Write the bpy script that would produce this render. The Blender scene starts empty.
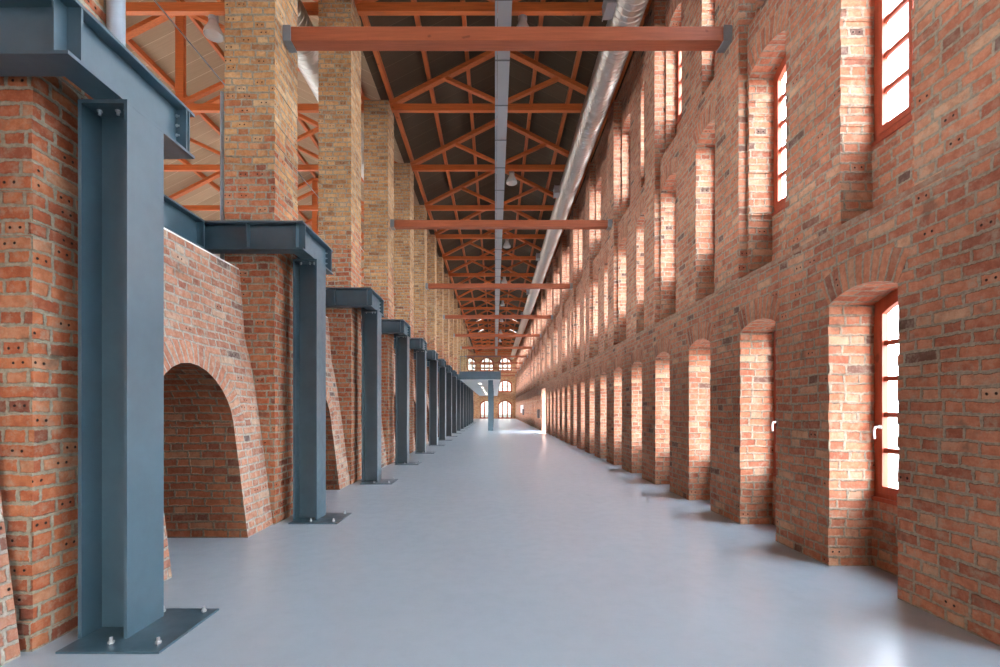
import bpy, math, random
from mathutils import Vector

random.seed(7)
SC = bpy.context.scene
COL = SC.collection

# ------------------------------------------------------------------ constants
S = 3.528                 # bay of piers and trusses
Y0 = 3.50                 # centre of the first pier / steel column in view
EYE = 1.6
YEND = 79.4               # end wall
YBACK = -7.0
PIER_R, PIER_L, PIER_H = -3.05, -3.74, 0.385
XW = 3.40                 # lower right wall face
def YC(i): return Y0 + S * i

ORD = ['first', 'second', 'third', 'fourth', 'fifth', 'sixth', 'seventh', 'eighth', 'ninth', 'tenth', 'eleventh',
       'twelfth', 'thirteenth', 'fourteenth', 'fifteenth', 'sixteenth', 'seventeenth', 'eighteenth', 'nineteenth',
       'twentieth', 'twenty-first', 'twenty-second', 'twenty-third']

# ------------------------------------------------------------------ node helpers
class NT:
    def __init__(self, mat):
        self.t = mat.node_tree
        self.n = self.t.nodes
        self.l = self.t.links
    def link(self, a, b): self.l.new(a, b)
    def put(self, sock, v):
        if isinstance(v, bpy.types.NodeSocket): self.l.new(v, sock)
        elif v is not None: sock.default_value = v
    def m(self, op, a, b=None, c=None, clamp=False):
        n = self.n.new('ShaderNodeMath'); n.operation = op; n.use_clamp = clamp
        self.put(n.inputs[0], a); self.put(n.inputs[1], b); self.put(n.inputs[2], c)
        return n.outputs[0]
    def mix(self, fac, a, b, blend='MIX'):
        n = self.n.new('ShaderNodeMix'); n.data_type = 'RGBA'; n.blend_type = blend
        self.put(n.inputs[0], fac)
        self.put(n.inputs[6], a if isinstance(a, bpy.types.NodeSocket) else (*a, 1))
        self.put(n.inputs[7], b if isinstance(b, bpy.types.NodeSocket) else (*b, 1))
        return n.outputs[2]
    def ramp(self, fac, stops, interp='LINEAR'):
        n = self.n.new('ShaderNodeValToRGB'); n.color_ramp.interpolation = interp
        e = n.color_ramp.elements
        while len(e) > 1: e.remove(e[-1])
        e[0].position = stops[0][0]; e[0].color = (*stops[0][1], 1)
        for p, c in stops[1:]:
            k = e.new(p); k.color = (*c, 1)
        self.put(n.inputs[0], fac)
        return n.outputs[0]
    def rng(self, v, a, b, c=0.0, d=1.0, smooth=False):
        n = self.n.new('ShaderNodeMapRange')
        if smooth: n.interpolation_type = 'SMOOTHSTEP'
        self.put(n.inputs[0], v); self.put(n.inputs[1], a); self.put(n.inputs[2], b)
        self.put(n.inputs[3], c); self.put(n.inputs[4], d)
        return n.outputs[0]
    def noise(self, vec, scale, detail=3.0, rough=0.55, dim='3D'):
        n = self.n.new('ShaderNodeTexNoise'); n.noise_dimensions = dim
        n.inputs['Scale'].default_value = scale; n.inputs['Detail'].default_value = detail
        n.inputs['Roughness'].default_value = rough
        if vec is not None: self.put(n.inputs['Vector'], vec)
        return n.outputs['Fac']
    def comb(self, x, y, z):
        n = self.n.new('ShaderNodeCombineXYZ')
        self.put(n.inputs[0], x); self.put(n.inputs[1], y); self.put(n.inputs[2], z)
        return n.outputs[0]
    def sep(self, v):
        n = self.n.new('ShaderNodeSeparateXYZ'); self.put(n.inputs[0], v)
        return n.outputs
    def pos(self):
        return self.n.new('ShaderNodeNewGeometry').outputs['Position']
    def bump(self, h, strength, dist):
        n = self.n.new('ShaderNodeBump'); n.inputs['Strength'].default_value = strength
        n.inputs['Distance'].default_value = dist
        self.put(n.inputs['Height'], h)
        return n.outputs[0]

def new_mat(name, color=(0.8, 0.8, 0.8), rough=0.5, metal=0.0, spec=0.5):
    m = bpy.data.materials.new(name); m.use_nodes = True
    b = m.node_tree.nodes['Principled BSDF']
    b.inputs['Base Color'].default_value = (*color, 1)
    b.inputs['Roughness'].default_value = rough
    b.inputs['Metallic'].default_value = metal
    b.inputs['Specular IOR Level'].default_value = spec
    return m, NT(m), b

# ------------------------------------------------------------------ materials
BH, BL, BHD, MORT = 0.098, 0.305, 0.155, 0.023

def brick_mat(name, ramp, mortar, parity=0.5, shift=False, upper=None, grime=True, holes=0.10, warp=0.010, limew=0.30):
    m, t, b = new_mat(name, rough=0.9, spec=0.2)
    tc = t.n.new('ShaderNodeTexCoord')
    uv = t.sep(tc.outputs['UV'])
    P = t.pos()
    u, v = uv[0], uv[1]
    if shift:
        rnd = t.n.new('ShaderNodeObjectInfo').outputs['Random']
        u = t.m('ADD', u, t.m('MULTIPLY', rnd, 13.7))
        v = t.m('ADD', v, t.m('MULTIPLY', t.m('FLOOR', t.m('MULTIPLY', rnd, 91.0)), BH * 2))
    w1 = t.m('SUBTRACT', t.noise(P, 2.3, 2.0), 0.5)
    w2 = t.m('SUBTRACT', t.noise(P, 17.0, 2.0), 0.5)
    v = t.m('ADD', v, t.m('ADD', t.m('MULTIPLY', w1, warp * 4.5), t.m('MULTIPLY', w2, warp)))
    u = t.m('ADD', u, t.m('MULTIPLY', w2, warp * 1.4))
    row = t.m('FLOOR', t.m('DIVIDE', v, BH))
    fv = t.m('SUBTRACT', t.m('DIVIDE', v, BH), row)
    par = t.m('MULTIPLY', t.m('FLOORED_MODULO', row, 2.0), parity)
    wr = t.n.new('ShaderNodeTexWhiteNoise'); wr.noise_dimensions = '1D'; t.link(row, wr.inputs['W'])
    jit = t.m('MULTIPLY', wr.outputs['Value'], 0.22 if parity else 0.0)
    P_ = BL + BHD
    uu = t.m('ADD', t.m('ADD', t.m('DIVIDE', u, P_), par), jit)
    cell = t.m('FLOOR', uu)
    fu = t.m('SUBTRACT', uu, cell)
    q = BL / P_
    ish = t.m('GREATER_THAN', fu, q)
    ds = t.m('MINIMUM', fu, t.m('SUBTRACT', q, fu))
    dh = t.m('MINIMUM', t.m('SUBTRACT', fu, q), t.m('SUBTRACT', 1.0, fu))
    du = t.m('MULTIPLY', t.m('MAXIMUM', ds, dh), P_)
    dv = t.m('MULTIPLY', t.m('MINIMUM', fv, t.m('SUBTRACT', 1.0, fv)), BH)
    d = t.m('MINIMUM', du, dv)
    edge = t.m('ADD', t.m('MULTIPLY', t.m('SUBTRACT', t.noise(P, 42.0, 3.0), 0.5), 0.8), t.m('MULTIPLY', t.m('SUBTRACT', t.noise(P, 9.0, 2.0), 0.5), 0.7))
    d = t.m('ADD', d, t.m('MULTIPLY', edge, 0.027))
    mask = t.rng(d, MORT * 0.32, MORT * 0.72, smooth=True)
    idv = t.comb(t.m('ADD', t.m('MULTIPLY', cell, 2.0), ish), row, 3.7)
    wn = t.n.new('ShaderNodeTexWhiteNoise'); wn.noise_dimensions = '3D'; t.link(idv, wn.inputs['Vector'])
    r1 = wn.outputs['Value']
    rc = t.sep(wn.outputs['Color'])
    r2, r3 = rc[1], rc[2]
    brick = t.ramp(r1, ramp)
    if upper is not None:
        zz = t.sep(P)[2]
        z = t.m('ADD', zz, t.m('ADD', t.m('MULTIPLY', t.m('SUBTRACT', r2, 0.5), 1.6),
                               t.m('MULTIPLY', t.m('SUBTRACT', t.noise(P, 1.1, 3.0), 0.5), 3.0)))
        up = t.rng(z, 4.6, 5.6)
        brick = t.mix(up, brick, t.ramp(r1, upper))
    fine = t.noise(P, 55.0, 4.0, 0.7)
    mid = t.noise(P, 13.0, 5.0, 0.68)
    brick = t.mix(t.rng(mid, 0.40, 0.64, 0.0, 0.75), brick, t.mix(1.0, brick, (0.60, 0.52, 0.50), 'MULTIPLY'))
    brick = t.mix(t.rng(mid, 0.50, 0.34, 0.0, 0.22), brick, mortar)
    brick = t.mix(t.rng(fine, 0.3, 0.75, 0.0, 0.30), brick, (0.26, 0.12, 0.075))
    # mortar smears and lime over the bricks
    lime = t.rng(t.noise(P, 8.0, 6.0, 0.74), 0.52, 0.66, 0.0, limew)
    brick = t.mix(lime, brick, mortar)
    # perforated bricks: two round holes on some short and long faces
    cen_h = t.m('ABSOLUTE', t.m('MULTIPLY', t.m('SUBTRACT', fu, (q + 1.0) / 2), P_))
    cen_s = t.m('ABSOLUTE', t.m('MULTIPLY', t.m('SUBTRACT', fu, q / 2), P_))
    cx = t.m('SUBTRACT', t.m('ADD', t.m('MULTIPLY', cen_h, ish), t.m('MULTIPLY', cen_s, t.m('SUBTRACT', 1.0, ish))), 0.032)
    cy = t.m('MULTIPLY', t.m('SUBTRACT', fv, 0.5), BH)
    dist = t.m('SQRT', t.m('ADD', t.m('MULTIPLY', cx, cx), t.m('MULTIPLY', cy, cy)))
    hole = t.m('MULTIPLY', t.rng(dist, 0.007, 0.012, 1.0, 0.0), t.m('LESS_THAN', r3, holes))
    mort = t.mix(t.rng(t.noise(P, 30.0, 3.0), 0.35, 0.7), mortar, tuple(c * 0.62 for c in mortar))
    colr = t.mix(mask, mort, brick)
    colr = t.mix(hole, colr, (0.035, 0.02, 0.015))
    if grime:
        big = t.rng(t.noise(P, 0.9, 4.0, 0.6), 0.48, 0.72, 0.0, 0.6)
        colr = t.mix(big, colr, t.mix(1.0, colr, (0.62, 0.55, 0.50), 'MULTIPLY'))
        st = t.rng(t.noise(P, 3.1, 4.0, 0.6), 0.63, 0.72, 0.0, 0.6)
        colr = t.mix(st, colr, (0.13, 0.085, 0.06))
    t.link(colr, b.inputs['Base Color'])
    h = t.m('ADD', t.m('MULTIPLY', mask, 1.0), t.m('ADD', t.m('MULTIPLY', fine, 0.30), t.m('MULTIPLY', r2, 0.35)))
    h = t.m('SUBTRACT', h, t.m('MULTIPLY', hole, 1.5))
    t.link(t.bump(h, 0.8, 0.012), b.inputs['Normal'])
    return m

RED = [(0.0, (0.11, 0.070, 0.065)), (0.025, (0.15, 0.075, 0.06)), (0.05, (0.32, 0.105, 0.065)), (0.30, (0.40, 0.135, 0.080)),
       (0.55, (0.46, 0.165, 0.095)), (0.80, (0.49, 0.185, 0.11)), (0.92, (0.47, 0.23, 0.15)), (1.0, (0.52, 0.29, 0.19))]
DEEP = [(0.0, (0.22, 0.075, 0.05)), (0.10, (0.40, 0.105, 0.045)), (0.45, (0.52, 0.145, 0.055)), (0.8, (0.60, 0.20, 0.08)), (1.0, (0.55, 0.26, 0.14))]
TAN = [(0.0, (0.30, 0.16, 0.085)), (0.12, (0.42, 0.22, 0.10)), (0.5, (0.54, 0.31, 0.145)), (0.85, (0.62, 0.38, 0.19)), (1.0, (0.60, 0.42, 0.25))]
def dim(r, k, sat=1.0):
    out = []
    for p, c in r:
        g = sum(c) / 3
        out.append((p, tuple((g + (x - g) * sat) * k for x in c)))
    return out
RED = [(p, (r * 1.24, g * 1.30, b * 1.22)) for p, (r, g, b) in RED]; DEEP = dim(DEEP, .96, .97); TAN = dim(TAN, 1.08, 1.12)
ENDB = [(p, (r * 1.1, g * .84, b * .72)) for p, (r, g, b) in TAN]
M = {}
M['brick_wall'] = brick_mat('red_brick_masonry', RED, (0.38, 0.315, 0.235), limew=0.6, holes=0.05)
M['brick_ring'] = brick_mat('red_brick_voussoirs', RED, (0.38, 0.315, 0.235), parity=0.0, warp=0.004)
M['brick_pier'] = brick_mat('pier_brick_masonry', DEEP, (0.37, 0.335, 0.255), shift=True, upper=TAN, holes=0.20, limew=0.5)
M['brick_low'] = brick_mat('low_wall_brick', [(p, (c[0] * .88, c[1] * 1.10, c[2] * 1.28)) for p, c in RED], (0.42, 0.38, 0.32), shift=True, limew=0.6)
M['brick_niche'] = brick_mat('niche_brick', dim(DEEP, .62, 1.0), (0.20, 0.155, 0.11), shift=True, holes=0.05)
M['brick_low_ring'] = brick_mat('low_wall_voussoirs', [(p, (c[0] * .92, c[1] * 1.12, c[2] * 1.25)) for p, c in RED], (0.42, 0.38, 0.32), parity=0.0, warp=0.004, limew=0.6)
M['brick_end'] = brick_mat('end_wall_brick', ENDB, (0.50, 0.38, 0.26))

def steel_mat(name, c):
    m, t, b = new_mat(name, c, 0.36, 0.0, 0.9)
    P = t.pos()
    n = t.noise(P, 3.0, 4.0, 0.65)
    col = t.mix(t.rng(n, 0.35, 0.7), c, tuple(x * 1.28 for x in c))
    t.link(col, b.inputs['Base Color'])
    t.link(t.rng(t.noise(P, 9.0, 3.0), 0.3, 0.7, 0.30, 0.42), b.inputs['Roughness'])
    return m
M['steel'] = steel_mat('blue_grey_painted_steel', (0.034, 0.072, 0.096))
M['galv'] = new_mat('galvanised_steel', (0.36, 0.37, 0.38), 0.45, 0.6)[0]
M['bolt'] = new_mat('zinc_bolt', (0.55, 0.58, 0.60), 0.35, 0.8)[0]
M['shoe'] = steel_mat('grey_steel_shoe', (0.22, 0.25, 0.27))
M['pipe'] = steel_mat('grey_pipe_paint', (0.34, 0.40, 0.46))

def wood_mat(name, c, axis):
    m, t, b = new_mat(name, c, 0.55, 0.0, 0.35)
    P = t.sep(t.pos())
    k = [28.0, 28.0, 28.0]; k[axis] = 1.6
    vec = t.comb(t.m('MULTIPLY', P[0], k[0]), t.m('MULTIPLY', P[1], k[1]), t.m('MULTIPLY', P[2], k[2]))
    g = t.noise(vec, 1.0, 4.0, 0.6)
    col = t.mix(t.rng(g, 0.3, 0.75), tuple(x * 1.12 for x in c), tuple(x * 0.72 for x in c))
    kn = t.rng(t.noise(t.pos(), 5.0, 1.0), 0.74, 0.78, 0.0, 0.7)
    col = t.mix(kn, col, tuple(x * 0.35 for x in c))
    t.link(col, b.inputs['Base Color'])
    t.link(t.bump(g, 0.15, 0.004), b.inputs['Normal'])
    return m
M['timber'] = wood_mat('orange_red_painted_timber', (0.56, 0.145, 0.038), 0)
M['timber_y'] = wood_mat('orange_red_painted_purlin', (0.52, 0.135, 0.036), 1)
M['tie'] = wood_mat('orange_red_tie_timber', (0.40, 0.112, 0.05), 0)
M['frame'] = wood_mat('orange_red_window_wood', (0.36, 0.060, 0.022), 2)

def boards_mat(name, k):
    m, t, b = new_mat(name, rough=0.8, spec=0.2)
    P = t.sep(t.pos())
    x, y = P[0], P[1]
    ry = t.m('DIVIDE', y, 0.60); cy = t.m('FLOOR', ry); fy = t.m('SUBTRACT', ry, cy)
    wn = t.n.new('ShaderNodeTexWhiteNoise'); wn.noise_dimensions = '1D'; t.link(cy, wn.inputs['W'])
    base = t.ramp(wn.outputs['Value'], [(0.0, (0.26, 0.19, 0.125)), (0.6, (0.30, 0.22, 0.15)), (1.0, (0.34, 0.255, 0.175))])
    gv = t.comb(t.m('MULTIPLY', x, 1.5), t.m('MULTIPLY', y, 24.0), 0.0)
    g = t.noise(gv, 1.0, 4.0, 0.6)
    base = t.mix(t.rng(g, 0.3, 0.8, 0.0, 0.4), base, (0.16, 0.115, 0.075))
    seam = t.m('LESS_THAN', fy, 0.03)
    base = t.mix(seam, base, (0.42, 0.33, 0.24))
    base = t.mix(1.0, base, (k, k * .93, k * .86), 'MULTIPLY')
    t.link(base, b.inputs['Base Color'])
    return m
M['boards'] = boards_mat('roof_boards_shade_toned', .29)  # same boards, with the main hall's shade put into the colour
M['boards_side'] = boards_mat('roof_boards_light_toned', 1.3)  # same boards, with the side hall's brightness put into the colour

def floor_mat():
    m, t, b = new_mat('pale_polished_concrete', rough=0.4, spec=0.45)
    P = t.pos()
    n1 = t.noise(P, 0.55, 5.0, 0.6)
    n2 = t.noise(P, 6.0, 4.0, 0.65)
    n3 = t.noise(P, 60.0, 2.0)
    c = t.mix(t.rng(n1, 0.35, 0.7), (0.325, 0.395, 0.45), (0.36, 0.43, 0.485))
    c = t.mix(t.rng(n2, 0.45, 0.75, 0.0, 0.35), c, (0.30, 0.365, 0.415))
    c = t.mix(t.rng(n3, 0.3, 0.8, 0.0, 0.25), c, (0.375, 0.435, 0.485))
    vo = t.n.new('ShaderNodeTexVoronoi'); vo.inputs['Scale'].default_value = 1.1; t.link(P, vo.inputs['Vector'])
    c = t.mix(t.rng(vo.outputs['Distance'], 0.010, 0.016, 0.75, 0.0), c, (0.12, 0.11, 0.10))
    t.link(c, b.inputs['Base Color'])
    t.link(t.rng(n2, 0.3, 0.75, 0.31, 0.42), b.inputs['Roughness'])
    h = t.m('ADD', t.m('MULTIPLY', t.noise(P, 2.2, 3.0), 1.0), t.m('MULTIPLY', n3, 0.05))
    t.link(t.bump(h, 0.25, 0.01), b.inputs['Normal'])
    b.inputs['Coat Weight'].default_value = 0.45; b.inputs['Coat Roughness'].default_value = 0.25
    return m
M['floor'] = floor_mat()
def cap_mat():
    m, t, b = new_mat('grey_mortar_bed', rough=0.95, spec=0.1)
    P = t.pos(); n = t.noise(P, 11.0, 5.0, 0.7)
    t.link(t.mix(t.rng(n, 0.35, 0.62), (0.36, 0.29, 0.22), (0.30, 0.14, 0.09)), b.inputs['Base Color'])
    t.link(t.bump(n, 0.8, 0.02), b.inputs['Normal'])
    return m
M['mortar_cap'] = cap_mat()
M['white'] = new_mat('white_plaster_soffit', (0.80, 0.80, 0.78), 0.7)[0]
M['lime'] = new_mat('pale_lime_mortar', (0.78, 0.76, 0.72), 0.9)[0]
M['handle'] = new_mat('white_window_handle', (0.82, 0.82, 0.82), 0.3)[0]
M['dark'] = new_mat('dark_painted_box', (0.05, 0.035, 0.035), 0.4)[0]
M['seamdark'] = new_mat('dark_band', (0.14, 0.14, 0.14), 0.5, 0.6)[0]
M['outground'] = new_mat('pale_gravel_outside', (0.22, 0.21, 0.20), 0.9)[0]

def duct_mat():
    m, t, b = new_mat('spiral_galvanised_duct', (0.56, 0.53, 0.48), 0.34, 1.0)
    P = t.pos()
    t.link(t.rng(t.noise(P, 4.0, 3.0), 0.3, 0.7, 0.31, 0.36), b.inputs['Roughness'])
    return m
M['duct'] = duct_mat()

def glass_mat(name, fac, tint):
    m = bpy.data.materials.new(name); m.use_nodes = True
    t = NT(m); t.n.remove(t.n['Principled BSDF'])
    tr = t.n.new('ShaderNodeBsdfTransparent'); tr.inputs[0].default_value = (*tint, 1)
    gl = t.n.new('ShaderNodeBsdfGlossy'); gl.inputs['Roughness'].default_value = 0.02
    mx = t.n.new('ShaderNodeMixShader'); mx.inputs[0].default_value = fac
    t.link(tr.outputs[0], mx.inputs[1]); t.link(gl.outputs[0], mx.inputs[2])
    t.link(mx.outputs[0], t.n['Material Output'].inputs[0])
    return m
M['glass'] = glass_mat('window_glass', 0.05, (0.97, 0.98, 0.98))
M['dim_glass'] = glass_mat('sky_dimming_glass', 0.05, (0.085, 0.076, 0.062))  # tint darkened to dim the sky behind end panes and skylights
M['fill_glass'] = glass_mat('fill_door_glass', 0.05, (0.66, 0.63, 0.58))  # for the added rear doors, tint sets how much fill light enters
M['rail_glass'] = glass_mat('balustrade_glass', 0.06, (0.90, 0.95, 0.93))
def lamp_glass():
    m, t, b = new_mat('frosted_lamp_glass', (0.86, 0.85, 0.82), 0.25)
    b.inputs['Transmission Weight'].default_value = 0.45
    return m
M['lampglass'] = lamp_glass()
def emit_mat(name, c, s):
    m, t, b = new_mat(name, (0.9, 0.9, 0.9), 0.4)
    b.inputs['Emission Color'].default_value = (*c, 1); b.inputs['Emission Strength'].default_value = s
    return m
M['downlight'] = emit_mat('lit_downlight', (1.0, 0.86, 0.66), 8.0)

# ------------------------------------------------------------------ mesh builder
class MB:
    def __init__(self):
        self.v = []; self.f = []; self.uv = []; self.mi = []; self.sm = []
    def face(self, pts, uv=None, mat=0, smooth=False):
        i = len(self.v)
        pts = [Vector(p) for p in pts]
        self.v += pts
        self.f.append(list(range(i, i + len(pts))))
        if uv is None:
            n = Vector((0, 0, 0))
            for a in range(len(pts)):
                p, q = pts[a], pts[(a + 1) % len(pts)]
                n += Vector(((p.y - q.y) * (p.z + q.z), (p.z - q.z) * (p.x + q.x), (p.x - q.x) * (p.y + q.y)))
            ax = max(range(3), key=lambda k: abs(n[k]))
            if ax == 0: uv = [(p.y, p.z) for p in pts]
            elif ax == 1: uv = [(p.x + 0.11, p.z) for p in pts]
            else: uv = [(p.x, p.y) for p in pts]
        self.uv += uv; self.mi.append(mat); self.sm.append(smooth)
    def box(self, x0, x1, y0, y1, z0, z1, mat=0, skip=''):
        a = [(x0, y0, z0), (x1, y0, z0), (x1, y1, z0), (x0, y1, z0), (x0, y0, z1), (x1, y0, z1), (x1, y1, z1), (x0, y1, z1)]
        for key, idx in (('b', (0, 3, 2, 1)), ('t', (4, 5, 6, 7)), ('s', (0, 1, 5, 4)), ('n', (2, 3, 7, 6)), ('e', (1, 2, 6, 5)), ('w', (3, 0, 4, 7))):
            if key not in skip: self.face([a[k] for k in idx], mat=mat)
        return self
    def bar(self, p0, p1, w, h, up=(0, 0, 1), mat=0):
        p0, p1 = Vector(p0), Vector(p1); d = (p1 - p0).normalized()
        s = d.cross(Vector(up)).normalized(); u = s.cross(d).normalized()
        s *= w / 2; u *= h / 2
        A = [p0 - s - u, p0 + s - u, p0 + s + u, p0 - s + u]; B = [p1 - s - u, p1 + s - u, p1 + s + u, p1 - s + u]
        self.face(A[::-1], mat=mat); self.face(B, mat=mat)
        for k in range(4):
            j = (k + 1) % 4
            self.face([A[k], A[j], B[j], B[k]], mat=mat)
        return self
    def lathe(self, c, axis, prof, n=16, mat=0, smooth=True):
        # prof: list of (distance along axis, radius)
        c = Vector(c); d = Vector(axis).normalized()
        e = d.orthogonal().normalized(); g = d.cross(e)
        rings = []
        for (a, r) in prof:
            rings.append([c + d * a + (e * math.cos(2 * math.pi * k / n) + g * math.sin(2 * math.pi * k / n)) * r for k in range(n)])
        i0 = len(self.v)
        for R in rings: self.v += R
        for a in range(len(rings) - 1):
            for k in range(n):
                j = (k + 1) % n
                self.f.append([i0 + a * n + k, i0 + a * n + j, i0 + (a + 1) * n + j, i0 + (a + 1) * n + k])
                self.uv += [(0, 0)] * 4; self.mi.append(mat); self.sm.append(smooth)
        return self
    def cyl(self, p0, p1, r, n=12, mat=0):
        p0, p1 = Vector(p0), Vector(p1); L = (p1 - p0).length
        return self.lathe(p0, p1 - p0, [(0, 0.0001), (0, r), (0, r), (L, r), (L, r), (L, 0.0001)], n, mat, True)
    def tube_path(self, pts, r, n=8, mat=0):
        for a, b in zip(pts[:-1], pts[1:]): self.cyl(a, b, r, n, mat)
        return self
    def build(self, name, mats, parent=None, loc=(0, 0, 0), bevel=0.0):
        me = bpy.data.meshes.new(name)
        me.from_pydata([tuple(p) for p in self.v], [], self.f)
        uvl = me.uv_layers.new(name='UVMap')
        flat = [c for p in self.uv for c in p]
        uvl.data.foreach_set('uv', flat)
        me.polygons.foreach_set('material_index', self.mi)
        me.polygons.foreach_set('use_smooth', self.sm)
        for mm in (mats if isinstance(mats, (list, tuple)) else [mats]): me.materials.append(mm)
        me.update()
        o = bpy.data.objects.new(name, me); COL.objects.link(o)
        o.location = loc
        if parent is not None: o.parent = parent
        if bevel:
            import bmesh
            bm = bmesh.new(); bm.from_mesh(me)
            bmesh.ops.remove_doubles(bm, verts=bm.verts, dist=1e-5)
            ed = [e for e in bm.edges if len(e.link_faces) == 2 and e.calc_face_angle(0) > 0.6]
            bmesh.ops.bevel(bm, geom=ed, offset=bevel, segments=2, affect='EDGES', profile=0.5)
            bm.to_mesh(me); bm.free()
        return o

def empty(name, loc, label=None, cat=None, group=None):
    o = bpy.data.objects.new(name, None); COL.objects.link(o); o.location = loc
    o.empty_display_size = 0.2
    return tag(o, label, cat, group)
def tag(o, label=None, cat=None, group=None, kind=None):
    if label: o['label'] = label
    if cat: o['category'] = cat
    if group: o['group'] = group
    if kind: o['kind'] = kind
    return o
def struct(o): o['kind'] = 'structure'; return o
def copy_tree(o, parent=None):
    c = o.copy(); COL.objects.link(c); c.parent = parent
    for ch in list(o.children): copy_tree(ch, c)
    return c

# ------------------------------------------------------------------ floor, ground outside
mb = MB()
mb.face([(-15.2, YBACK, 0), (3.93, YBACK, 0), (3.93, YEND, 0), (-15.2, YEND, 0)])
struct(mb.build('floor', M['floor']))
mb = MB()
for (x0, x1, y0, y1) in ((-80, -15.25, -60, 160), (3.95, 90, -60, 160), (-15.25, 3.95, -60, YBACK), (-15.25, 3.95, YEND + 0.4, 160)):
    mb.face([(x0, y0, -0.12), (x1, y0, -0.12), (x1, y1, -0.12), (x0, y1, -0.12)])
struct(mb.build('ground', M['outground']))

# ------------------------------------------------------------------ right wall with three storeys of windows
NEAR0, STEP, OW = 4.05, 1.764, 0.84
K0, K1 = -6, 42
XWIN, XOUT = 3.86, 3.945
def near(k): return NEAR0 + STEP * k
DOORK = (16, 17)
LEVELS = [  # wall face X, bottom, top, sill, spring, rise
    (3.40, 0.0, 3.40, 0.68, 2.66, 0.10),
    (3.52, 3.40, 6.92, 4.27, 6.19, 0.12),
    (3.63, 6.92, 11.2, 7.60, 9.52, 0.12),
]
def arch_pts(y0, y1, spring, rise, n=10):
    w = (y1 - y0) / 2; R = (w * w + rise * rise) / (2 * rise); cy = (y0 + y1) / 2; cz = spring + rise - R
    a = math.asin(w / R)
    return [(cy + R * math.sin(-a + 2 * a * k / n), cz + R * math.cos(-a + 2 * a * k / n)) for k in range(n + 1)], (cy, cz, R, a)

mb = MB()
def course_strip(X, ya, yb, z0, z1, jit, depth_to):
    """A pier of wall between two openings with slightly uneven course ends, jambs included."""
    z = z0; prev = None
    while z < z1 - 1e-4:
        zn = min(z + BH, z1)
        a = ya + (random.uniform(-.5, .5) * jit); b = yb + (random.uniform(-.5, .5) * jit)
        mb.face([(X, a, z), (X, b, z), (X, b, zn), (X, a, zn)][::-1])
        mb.face([(X, a, z), (X, a, zn), (depth_to, a, zn), (depth_to, a, z)])          # +? jamb at a
        mb.face([(X, b, z), (depth_to, b, z), (depth_to, b, zn), (X, b, zn)])
        if prev:
            for p, q in ((prev[0], a), (prev[1], b)):
                mb.face([(X, p, z), (X, q, z), (depth_to, q, z), (depth_to, p, z)])
        prev = (a, b); z = zn

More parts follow.
